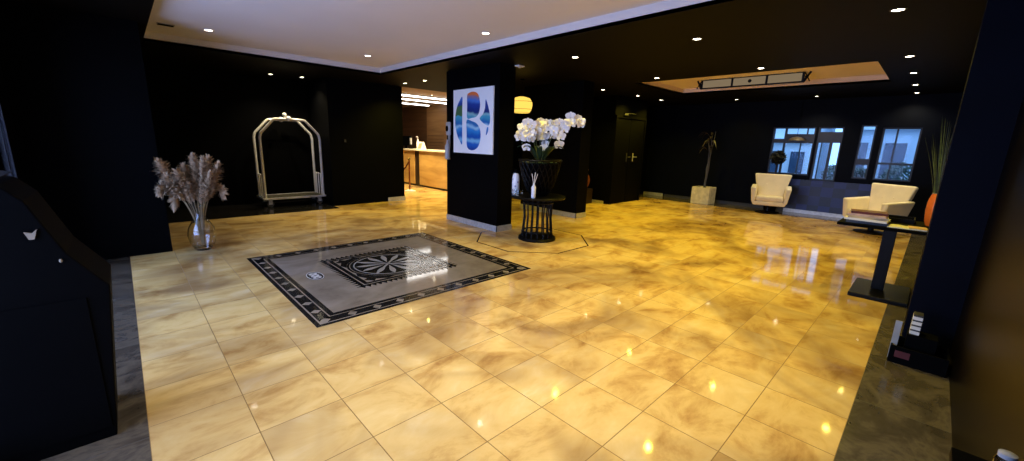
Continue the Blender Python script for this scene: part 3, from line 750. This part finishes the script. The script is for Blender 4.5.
for si, (p0, p1, p2, p3, nb) in enumerate(sprays):
    rr = random.Random(si + 3); dep = rr.uniform(-.12, .12)
    def P3(q, f): return VR * q[0] + VF * (dep * f) + Vector((0, 0, q[1]))
    cp = [P3((p0[0], .0), .3), P3(p1, .6), P3(p2, 1), P3(p3, 1)]
    def bz(u): return cp[0] * (1 - u) ** 3 + cp[1] * 3 * u * (1 - u) ** 2 + cp[2] * 3 * u * u * (1 - u) + cp[3] * u ** 3
    b = MB(); b.tube([bz(i / 14) for i in range(15)], .006, 6); st_ = b.build('flower_stem', M['orchidstem'], t, smooth=True)
    for k in range(nb):
        u = .50 + .50 * k / (nb - 1); p = bz(u)
        o = bpy.data.objects.new('blossom', bme); COL.objects.link(o); o.parent = st_
        off = VR * rr.uniform(-.07, .07) + Vector((0, 0, rr.uniform(-.07, .07))) - VF * rr.uniform(0, .07)
        o.location = p + off
        nrm = (-VF + VR * rr.uniform(-.6, .6) + Vector((0, 0, rr.uniform(-.35, .35)))).normalized()
        q = nrm.to_track_quat('Z', 'Y'); o.rotation_euler = q.to_euler(); s_ = rr.uniform(1.25, 1.6); o.scale = (s_, s_, s_)
for k in range(9):
    a = 2 * PI * k / 9 + .3; b = MB(); rows = []
    for i in range(8):
        u = i / 7; w = .045 * math.sin(PI * (u * .9 + .06)); R_ = .06 + .30 * u; z = .02 + .24 * math.sin(PI * u * .62) - .04 * u
        c, s_ = math.cos(a), math.sin(a)
        rows.append([b.bm.verts.new((R_ * c + w * s_, R_ * s_ - w * c, z + .01)), b.bm.verts.new((R_ * c, R_ * s_, z - .005)), b.bm.verts.new((R_ * c - w * s_, R_ * s_ + w * c, z + .01))])
    for A, B in zip(rows, rows[1:]):
        for j in range(2): b.bm.faces.new((A[j], A[j + 1], B[j + 1], B[j]))
    b.build('leaf', M['orchidleaf'], t, smooth=True)
b = MB(); b.lathe([(.27, -.04), (.29, -.01), (.2, .01)], 24); b.build('moss', M['orchidleaf'], t, smooth=True)

# bottles on the table
t = thing('spray_bottle', 'white patterned bottle with dark cap on the left of the round table', 'bottle', (4.50, 4.585, .70))
b = MB(); b.lathe([(.052, .002), (.060, .02), (.060, .24), (.050, .30), (.030, .33)], 20); b.build('body', M['whitegloss'], t, smooth=True)
b = MB()
for k in range(9):
    a = 2 * PI * (k * .37); z_ = .06 + .022 * k
    b.box(.045, .062, -.014, .014, z_ - .014, z_ + .014, a + PI, (0, 0, 0))
b.build('print', M['label'], t)
b = MB(); b.lathe([(.03, .33), (.03, .37), (.022, .385)], 16); b.build('cap', M['black'], t, smooth=True)
t = thing('reed_diffuser', 'slim white diffuser bottle holding pale sticks on the round table', 'diffuser', (4.375, 4.075, .70))
b = MB(); b.lathe([(.030, .002), (.034, .012), (.034, .17), (.015, .195), (.013, .22)], 18); b.build('bottle', M['whitegloss'], t, smooth=True)
for dx, dz in ((-.035, .36), (.015, .38), (.05, .36)):
    b = MB(); b.tube([(0, 0, .19), tuple(VR * dx + Vector((0, 0, dz)))], .005, 5); b.build('reed', M['paper'], t)
for i, (x, y, h, lb) in enumerate([(4.42, 4.53, .09, 'left of the clear glass tumblers beside the white bottle'), (4.40, 4.44, .08, 'clear glass tumbler just in front of the white patterned bottle'), (4.60, 4.545, .07, 'short clear glass tumbler right of the white patterned bottle')]):
    t = thing('glass_tumbler', lb, 'glass', (x, y, .70), 0, 'glass tumblers on the round table')
    b = MB(); b.lathe([(.026, .002), (.034, h), (.031, h), (.023, .008)], 18); b.build('glass_wall', M['clearglass'], t, smooth=True)
    b = MB(); b.lathe([(.027, 0), (.026, .003)], 18); b.build('glass_foot', M['whitegloss'], t)

# ------------------------------------------------------------------ armchairs
def armchair(label, x, y, rz):
    t = thing('armchair', label, 'armchair', (x, y, 0), rz, 'cream armchairs in the far lounge')
    def slab(pts, name, bev=.03):
        b = MB(); vs = [b.bm.verts.new(p) for p in pts]
        for f in [(0, 3, 2, 1), (4, 5, 6, 7), (0, 1, 5, 4), (1, 2, 6, 5), (2, 3, 7, 6), (3, 0, 4, 7)]: b.bm.faces.new([vs[i] for i in f])
        return b.build(name, M['leather'], t, bevel=bev, smooth=True)
    # local -Y is the front
    slab([(-.29, -.30, .30), (.29, -.30, .30), (.27, .24, .27), (-.27, .24, .27), (-.29, -.31, .43), (.29, -.31, .43), (.27, .26, .40), (-.27, .26, .40)], 'seat', .045)
    slab([(-.33, -.29, .20), (.33, -.29, .20), (.30, .27, .20), (-.30, .27, .20), (-.36, -.30, .30), (.36, -.30, .30), (.31, .28, .30), (-.31, .28, .30)], 'seat_frame', .03)
    slab([(-.27, .18, .36), (.27, .18, .36), (.25, .32, .25), (-.25, .32, .25), (-.40, .30, .94), (.40, .30, .94), (.38, .40, .92), (-.38, .40, .92)], 'backrest', .035)
    for s in (-1, 1):
        pts = [(s * .29, -.31, .26), (s * .365, -.30, .26), (s * .35, .28, .26), (s * .27, .28, .26), (s * .305, -.32, .62), (s * .415, -.31, .63), (s * .42, .34, .66), (s * .30, .30, .66)]
        if s < 0: pts = [pts[i] for i in (1, 0, 3, 2, 5, 4, 7, 6)]
        slab(pts, 'armrest', .03)
    b = MB(); b.lathe([(.05, .03), (.045, .20)], 16); b.build('pedestal', M['blackmetal'], t, smooth=True)
    b = MB(); b.lathe([(.26, .0), (.26, .018), (.06, .045)], 28); b.build('base', M['blackmetal'], t, smooth=True)
    b = MB()
    for xx in (-.1, .1): b.ball((xx, .245, .68), .012, 8)
    b.build('tuft_buttons', M['leather'], t)
    return t
armchair('cream armchair facing straight ahead beside the chequered panel', 11.36, 2.68, math.radians(-77))
armchair('cream armchair turned sideways behind the pedestal table', 10.35, .66, math.radians(-122))

# ------------------------------------------------------------------ stone planter with dried plant
t = thing('stone_planter', 'square pale stone planter on the floor against the far wall', 'planter', (11.60, 4.34, 0))
b = MB(); vs = []
b.ring([(-.24, -.24), (.24, -.24), (.24, .24), (-.24, .24)], [(-.21, -.21), (.21, -.21), (.21, .21), (-.21, .21)], 0, .46); b.box(-.21, .21, -.21, .21, 0, .05); b.build('pot', M['stonepot'], t, bevel=.012)
b = MB(); b.box(-.209, .209, -.209, .209, .05, .42); b.build('soil', M['darkgap'], t)
t = thing('dried_plant', 'tall thin dried plant with dark drooping leaves in the stone planter', 'plant', (11.60, 4.34, .42))
rr = random.Random(11)
for k in range(3):
    b = MB(); a = rr.uniform(0, 6.28); b.tube([(.03 * math.cos(a), .03 * math.sin(a), 0), (.05 * math.cos(a + 1), .05 * math.sin(a + 1) , .55), (.02 * math.cos(a) , .06 * math.sin(a) - .03, 1.0), (.1 * math.cos(a), .12 * math.sin(a) - .02, 1.30 + .12 * (k % 3))], [.016, .014, .011, .006], 6); b.build('stalk', M['greystalk'], t, smooth=True)
for k in range(15):
    b = MB(); a = rr.uniform(0, 6.28); z_ = rr.uniform(1.0, 1.45); L = rr.uniform(.14, .30); w = rr.uniform(.018, .035); pts = []
    for i in range(6):
        u = i / 5; pts.append((Vector((.05 * math.cos(a) + L * u * math.cos(a), .05 * math.sin(a) + L * u * math.sin(a), z_ + .12 * math.sin(PI * u * .8) - .16 * u * u)), w * math.sin(PI * (u * .9 + .07))))
    sd = Vector((-math.sin(a), math.cos(a), .2))
    for (p, w0), (q, w1) in zip(pts, pts[1:]): b.face([p - sd * w0, p + sd * w0, q + sd * w1, q - sd * w1])
    b.build('leaf', M['greyleaf' if k % 7 == 0 else 'deadleaf'], t)

# round topiary in front of the far window
t = thing('topiary_ball', 'dark round clipped topiary silhouetted against the leftmost far window', 'plant', (11.86, 2.76, 0))
b = MB(); b.lathe([(.13, 0), (.17, .28), (.15, .28), (.14, .25)], 20); b.build('pot', M['black'], t, smooth=True)
b = MB(); b.tube([(0, 0, .2), (.01, 0, .7), (0, 0, 1.2)], .018, 8); b.build('stem', M['deadleaf'], t)
b = MB(); b.ball((0, 0, 1.33), .12, 16)
for k in range(700):
    a, c = rr.uniform(0, 2 * PI), rr.uniform(-1, 1); n_ = Vector((math.cos(a) * math.sqrt(1 - c * c), math.sin(a) * math.sqrt(1 - c * c), c)); q = n_ * rr.uniform(.10, .17) + Vector((0, 0, 1.33))
    u = (n_ + Vector((rr.uniform(-1, 1), rr.uniform(-1, 1), rr.uniform(-1, 1)))).normalized() * .04; v = u.orthogonal().normalized() * .016
    b.face([q - u, q + v, q + u, q - v])
b.build('foliage', M['topiary'], t)
# small curved shade of a wall lamp at the window
t = thing('wall_lamp', 'small curved beige lamp shade hanging in the leftmost far window', 'lamp', (12.02, 2.47, 1.76))
b = MB(); b.lathe([(.17, 0), (.15, .035), (.09, .075), (.02, .09)], 24); b.build('shade', M['shadebrown'], t, smooth=True)
b = MB(); b.tube([(0, 0, .09), (0, 0, ZC - 1.76)], .005, 6); b.build('cord', M['black'], t)

# ------------------------------------------------------------------ pedestal table with books and vase
t = thing('pedestal_table', 'black rectangular pedestal table on a flat base by the right wall', 'table', (5.85, .25, 0))
b = MB(); b.box(-.44, .42, -.44, .37, .755, .785); b.build('tabletop', M['black'], t, bevel=.004)
b = MB(); b.box(-.04, .04, -.09, .015, .045, .755); b.build('column', M['blackmetal'], t, bevel=.004)
b = MB(); b.box(-.37, .36, -.30, .17, 0, .045); b.build('base_plate', M['blackmetal'], t, bevel=.008)
def book(x, y, z, L, W, H, rz, cov, label, group):
    t = thing('book', label, 'book', (x, y, z), rz, group)
    b = MB(); b.box(-L / 2, L / 2, -W / 2, W / 2, 0, .004); b.box(-L / 2, L / 2, -W / 2, W / 2, H - .004, H); b.box(-L / 2, -L / 2 + .004, -W / 2, W / 2, .004, H - .004); b.build('cover', M[cov], t)
    b = MB(); b.box(-L / 2 + .005, L / 2 - .006, -W / 2 + .006, W / 2 - .006, .004, H - .004); b.build('pages', M['paper'], t)
z = .785
for i, (cov, L, W, H, rz, dx, lb) in enumerate([('darkcover', .24, .33, .03, .05, 0, 'charcoal book at the bottom of the stack on the pedestal table'), ('paper', .25, .34, .022, -.06, -.01, 'white magazine second from the bottom of the table stack'), ('tan', .23, .32, .026, .1, .0, 'tan book in the middle of the table stack'), ('pinkpaper', .22, .30, .02, -.02, -.01, 'pinkish magazine second from the top of the table stack'), ('red', .21, .29, .024, .14, .01, 'dark red book on top of the table stack')]):
    book(5.60 + dx, .40, z, L, W, H, rz, cov, lb, 'books stacked on the pedestal table'); z += H
t = thing('magazine', 'open pinkish magazine lying flat on the near edge of the pedestal table', 'magazine', (5.58, .09, .785), .08)
b = MB(); b.prism([(-.15, 0), (-.15, .004), (-.07, .012), (0, .005), (.07, .012), (.15, .004), (.15, 0)], -.11, .11, 'x'); b.build('pages', M['paper'], t)
b = MB(); b.box(-.10, .10, -.14, -.01, .0125, .0132); b.build('picture', M['pinkpaper'], t)
t = thing('serving_tray', 'dark tray at the back of the pedestal table', 'tray', (6.08, .22, .785))
b = MB(); b.box(-.14, .14, -.16, .16, 0, .012); b.build('tray_base', M['darkcover'], t)
b = MB(); b.ring([(-.15, -.17), (.15, -.17), (.15, .17), (-.15, .17)], [(-.14, -.16), (.14, -.16), (.14, .16), (-.14, .16)], 0, .045); b.build('tray_edge', M['blackmetal'], t)
t = thing('orange_vase', 'tall orange glazed vase on the pedestal table beside the pilaster', 'vase', (5.98, -.085, .785))
b = MB(); p_ = [(.055, 0), (.07, .05), (.080, .16), (.078, .25), (.066, .31), (.056, .335)]; b.lathe(p_ + [(r - .008, z_) for r, z_ in reversed(p_[2:])] + [(.05, .1)], 28); b.build('body', M['orange'], t, smooth=True)
b = MB(); b.lathe([(.06, .334), (.062, .340), (.05, .340), (.05, .334)], 24); b.build('lip', M['cardbeige'], t, smooth=True)
t = thing('reed_grass', 'tall green reed grass standing in the orange vase', 'grass', (5.98, -.085, .90))
for k in range(46):
    b = MB(); a = rr.uniform(0, 6.28); sp = rr.uniform(.02, .16); H_ = rr.uniform(.65, 1.02); pts = []
    for i in range(7):
        u = i / 6; r_ = .02 + sp * u ** 1.6; pts.append(Vector((r_ * math.cos(a), r_ * math.sin(a) + .05 * u, H_ * u)))
    sd = Vector((-math.sin(a), math.cos(a), 0))
    for i in range(6):
        w0, w1 = .007 * (1 - i / 6.2), .007 * (1 - (i + 1) / 6.2); b.face([pts[i] - sd * w0, pts[i] + sd * w0, pts[i + 1] + sd * w1, pts[i + 1] - sd * w1])
    b.build('blade', M['grassgreen' if k % 2 else 'grassdark'], t)

# ------------------------------------------------------------------ floor box with brochures beside the pilaster
t = thing('magazine_box', 'low black box on the dark stone border at the foot of the pilaster', 'box', (4.05, -.15, 0))
b = MB(); b.ring([(-.13, -.15), (.13, -.15), (.13, .15), (-.13, .15)], [(-.12, -.14), (.12, -.14), (.12, .14), (-.12, .14)], 0, .13); b.box(-.12, .12, -.14, .14, 0, .01); b.build('crate', M['black'], t)
b = MB(); b.box(-.132, -.1301, .04, .12, .05, .10); b.build('red_label', M['red'], t)
zz = .01
lbs = ['lowest', 'second lowest', 'second highest', 'highest']
b = MB(); b.box(-.06, .08, -.10, .06, 0, .20); o = b.build('leaflet_block', M['black'], loc=(4.07, -.13, .012)); tag(o, 'dark block of leaflets standing in the low black box', 'leaflets')
zz = .212
for i in range(4):
    tt = thing('brochure_bundle', lbs[i] + ' pale brochure bundle of the pile in the low black box', 'brochures', (4.09, -.105, zz), .0, 'brochure bundles by the pilaster')
    b = MB(); b.box(-.05, .05, -.026, .026, 0, .024); b.build('sheets', M['paper'], tt)
    b = MB(); b.box(-.047, .047, -.025, .025, .024, .037); b.build('band', M['darkcover'], tt); zz += .037
b = MB(); vs = b.box(-.004, .004, -.018, .018, 0, .29); o = b.build('folded_leaflet', M['greyplastic'], loc=(3.965, -.015, .014)); o.rotation_euler = (.0, .10, 0); tag(o, 'grey leaflet leaning out of the low black box', 'leaflet')

# ------------------------------------------------------------------ small glass jars on a ledge at the right wall
t = thing('wall_shelf', 'small black wall shelf at the bottom right corner', 'shelf', (1.12, -.32, .865))
b = MB(); b.box(-.14, .10, .0, .19, 0, .02); b.build('board', M['black'], t)
b = MB(); b.box(-.10, -.08, .0, .15, -.10, 0); b.box(.05, .07, 0, .15, -.10, 0); b.build('bracket', M['blackmetal'], t)
for i, (x, y, lb) in enumerate([(1.20, -.20, 'left of the two small glass jars at the bottom right corner'), (1.135, -.185, 'right of the two small glass jars at the bottom right corner')]):
    t = thing('glass_jar', lb, 'jar', (x, y, .885), 0, 'glass jars on the wall shelf')
    b = MB(); b.lathe([(.014, .001), (.016, .004), (.016, .026), (.012, .031)], 16); b.build('jar_body', M['clearglass'], t, smooth=True)
    b = MB(); b.lathe([(.013, .031), (.0135, .040), (.008, .043)], 16); b.build('lid', M['lightgrey'], t, smooth=True)

# ------------------------------------------------------------------ host stand at the left
t = thing('host_stand', 'tall black host stand with a sloping top at the bottom left', 'host stand', (-.45, 2.85, 0))
b = MB(); b.prism([(-.27, .0), (.26, 0), (.335, .78), (.22, .955), (.13, 1.20), (.07, 1.27), (-.27, 1.36)], -.23, .20, 'y'); b.build('body', M['black'], t, bevel=.006)
b = MB(); b.box(-.26, .25, -.236, -.231, .06, .74); b.build('front_panel', M['black'], t)
b = MB(); b.box(-.24, .10, -.20, .17, .0, .001); b.build('top_mat', M['darkcover'], t, loc=(-.03, 0, 1.318)).rotation_euler = (0, math.radians(14), 0)
b = MB(); b.prism([(.112, 1.068), (.122, 1.035), (.138, 1.035), (.150, 1.078), (.134, 1.062)], -.240, -.231, 'y'); b.build('card_clip', M['cardbeige'], t)
b = MB(); b.ball((.198, -.236, .928), .007, 10, (.8, .8, 1.3)); b.build('key_knob', M['cardbeige'], t)

# ------------------------------------------------------------------ double door in the projecting wall
t = thing('door_1', 'dark double door with steel handles beyond the second column', 'door', (9.05, 5.75, 0)); t['kind'] = 'structure'
for i, (x0, x1) in enumerate(((.06, .72), (.74, 1.44))):
    b = MB(); b.box(x0, x1, -.03, -.002, .01, 2.2); lf = b.build('door_leaf', M['black'], t, bevel=.004)
    hx = x1 - .08 if i == 0 else x1 - .48
    b = MB(); b.box(hx - .02, hx + .02, -.036, -.030, 1.10, 1.32); b.tube([(hx, -.03, 1.22), (hx, -.075, 1.22), (hx + .13, -.075, 1.22)], .011, 8); b.build('handle', M['greyplastic' if i else 'darkcover'], lf, smooth=True)
b = MB(); b.box(0, .06, -.05, -.002, 0, 2.26); b.box(1.44, 1.50, -.05, -.002, 0, 2.26); b.box(.06, 1.44, -.05, -.002, 2.2, 2.26); b.build('door_frame', M['black'], t)
b = MB(); b.box(.30, .48, -.085, -.05, 2.275, 2.315); b.tube([(.45, -.07, 2.315), (.70, -.14, 2.32), (.90, -.06, 2.325)], .006, 6); b.build('door_closer', M['darkcover'], t)

# ------------------------------------------------------------------ carved red wood vase between column and door
t = thing('carved_wooden_vase', 'tall red brown carved wooden vase standing behind the second column', 'vase', (8.72, 6.30, 0))
b = MB(); b.box(-.16, .16, -.16, .16, 0, .38); b.build('plinth', M['darkgap'], t, bevel=.01)
b = MB(); b.lathe([(.06, .38), (.10, .45), (.13, .56), (.12, .66), (.08, .74), (.06, .80), (.085, .88)], 24); b.build('vase_body', M['redwood'], t, smooth=True)
b = MB()
for k in range(4): b.tube([((.118 - .012 * abs(k - 1.5)) * math.cos(2 * PI * i / 24), (.118 - .012 * abs(k - 1.5)) * math.sin(2 * PI * i / 24), .48 + .075 * k) for i in range(25)], .010, 6)
b.build('carved_bands', M['redwood'], t)

# light switch on the back wall
t = thing('light_switch', 'small dark switch plate on the black wall right of the luggage cart', 'switch', (3.63, 9.14, 1.43))
b = MB(); b.box(-.045, .045, -.010, -.001, -.045, .045); b.build('plate', M['black'], t, bevel=.003)
b = MB(); b.box(-.02, .02, -.016, -.010, -.03, .03); b.build('rocker', M['darkcover'], t)

# ------------------------------------------------------------------ reception
t = thing('reception_desk', 'long honey wood reception desk with white counter top in the lit opening', 'desk', (7.0, 11.5, 0))
b = MB(); b.box(.0, .65, -1.65, .16, .06, 1.15); b.build('front_panel', M['deskwood'], t, bevel=.004)
b = MB(); b.box(.0, .65, .47, 1.9, .06, 1.15); b.build('front_panel', M['deskwood'], t, bevel=.004)
b = MB(); b.box(.03, .64, .16, .47, .06, 1.15); b.build('gap_panel', M['darkgap'], t)
b = MB(); b.box(-.05, .70, -1.70, 1.95, 1.15, 1.20); b.build('counter_top', M['counter'], t, bevel=.006)
b = MB(); b.box(.05, .62, -1.6, 1.85, 0, .06); b.build('plinth', M['darkgap'], t)
t = thing('monitor', 'black computer monitor at the left end of the reception desk', 'monitor', (7.22, 12.86, 1.20), .2)
b = MB(); b.box(-.02, .02, -.26, .26, .10, .42); b.build('screen', M['black'], t, bevel=.006)
b = MB(); b.box(-.02, .02, -.03, .03, .012, .12); b.box(-.09, .09, -.12, .12, 0, .012); b.build('stand', M['black'], t)
t = thing('desk_card', 'small white card holder right of the monitor on the reception desk', 'card', (7.18, 12.47, 1.20))
b = MB(); b.box(-.01, .01, -.05, .05, .14, .36); b.build('card', M['white'], t)
b = MB(); b.tube([(0, 0, 0.01), (0, 0, .15)], .008, 6); b.box(-.05, .05, -.05, .05, 0, .012); b.build('stand', M['blackmetal'], t)
t = thing('pump_bottle', 'tall white pump bottle standing on the reception desk', 'bottle', (7.12, 11.92, 1.20))
b = MB(); b.lathe([(.04, .001), (.045, .01), (.045, .24), (.02, .28), (.016, .33)], 18); b.build('body', M['whitegloss'], t, smooth=True)
b = MB(); b.tube([(0, 0, .33), (0, 0, .40), (-.07, 0, .395)], .010, 8); b.build('pump', M['whitegloss'], t)
t = thing('folded_sign', 'white folded sign beside the pump bottle on the reception desk', 'sign', (7.12, 11.68, 1.20))
b = MB(); b.prism([(-.10, 0), (-.015, .24), (.015, .24), (.10, 0)], -.12, .12, 'y'); b.build('panel', M['whitegloss'], t)
b = MB(); b.prism([(-.098, .02), (-.034, .20), (-.032, .20), (-.096, .02)], -.09, .09, 'y'); b.build('print', M['cardbeige'], t)
t = thing('barrier_post', 'slim barrier post with round base before the reception desk', 'barrier post', (6.10, 10.72, 0))
b = MB(); b.lathe([(.17, 0), (.17, .012), (.05, .045), (.025, .05)], 28); b.build('base', M['chrome'], t, smooth=True)
b = MB(); b.tube([(0, 0, .045), (0, 0, .92)], .026, 12); b.build('post', M['redwood'], t, smooth=True)
b = MB(); b.lathe([(.04, .92), (.045, .94), (.03, .97)], 16); b.build('cap', M['gold'], t, smooth=True)
t = thing('barrier_rope', 'dark red barrier rope hanging from the post towards the left', 'rope', (6.10, 10.72, .86))
b = MB(); b.tube([(-.012 - .3 * u, .0 + .55 * u, -.30 * math.sin(PI * u)) for u in [i / 12 for i in range(13)]], .022, 8); b.build('rope', M['rope'], t, smooth=True)
b = MB(); b.tube([(.02, -.03, 0), (-.03, .03, -.01)], .012, 8); b.build('hook', M['gold'], t)
for x0, x1, y, lb in [(5.45, 8.3, 10.72, 'nearest of the white light bars on the reception ceiling'), (5.6, 8.3, 11.75, 'middle one of the white light bars on the reception ceiling'), (5.9, 8.3, 13.1, 'farthest of the white light bars on the reception ceiling')]:
    t = thing('light_bar', lb, 'ceiling lamp', ((x0 + x1) / 2, y, 2.76), 0, 'light bars over the reception')
    h = (x1 - x0) / 2; b = MB(); b.box(-h, h, -.07, .07, -.03, 0); b.build('housing', M['greyplastic'], t)
    b = MB(); b.box(-h + .01, h - .01, -.06, .06, -.05, -.03); b.build('diffuser', M['led'], t)
for x, y, lb in [(6.30, 11.30, 'left small spotlight on the reception ceiling'), (6.62, 10.28, 'right small spotlight on the reception ceiling')]:
    downlight(x, y, 2.76, lb, (1, .74, .32), 420, 'spotlights over the reception', angle=130)

# ------------------------------------------------------------------ light and air
W = bpy.data.worlds.new('sky'); SC.world = W; W.use_nodes = True
bg = W.node_tree.nodes['Background']; bg.inputs[0].default_value = (.26, .54, 1.0, 1); bg.inputs[1].default_value = 2.4
def area(name, loc, rot, sx, sy, power, col):
    L = bpy.data.lights.new(name, 'AREA'); L.shape = 'RECTANGLE'; L.size = sx; L.size_y = sy; L.energy = power; L.color = col
    o = bpy.data.objects.new(name, L); COL.objects.link(o); o.location = loc; o.rotation_euler = rot; return o
# daylight arriving at the street window on the left
area('street_daylight', (XL - 1.0, 3.4, 1.2), (0, math.radians(-93), 0), 2.4, 5.0, 300, (.44, .55, 1.0))

cam = bpy.data.cameras.new('camera'); co = bpy.data.objects.new('camera', cam); COL.objects.link(co)
cam.sensor_width = 36; cam.lens = 36 * 401.437 / 1024; cam.clip_start = .02; cam.clip_end = 200
co.matrix_world = Matrix.Translation((0, 0, 1.5)) @ Matrix.Rotation(-.769988544, 4, 'Z') @ Matrix.Rotation(-.215245882, 4, 'X') @ Matrix.Rotation(PI / 2, 4, 'X') @ Matrix.Rotation(.0304557162, 4, 'Z')
SC.camera = co
vs_ = SC.view_settings; vs_.view_transform = 'Standard'; vs_.look = 'None'; vs_.gamma = 1; vs_.exposure = .08; vs_.use_curve_mapping = False
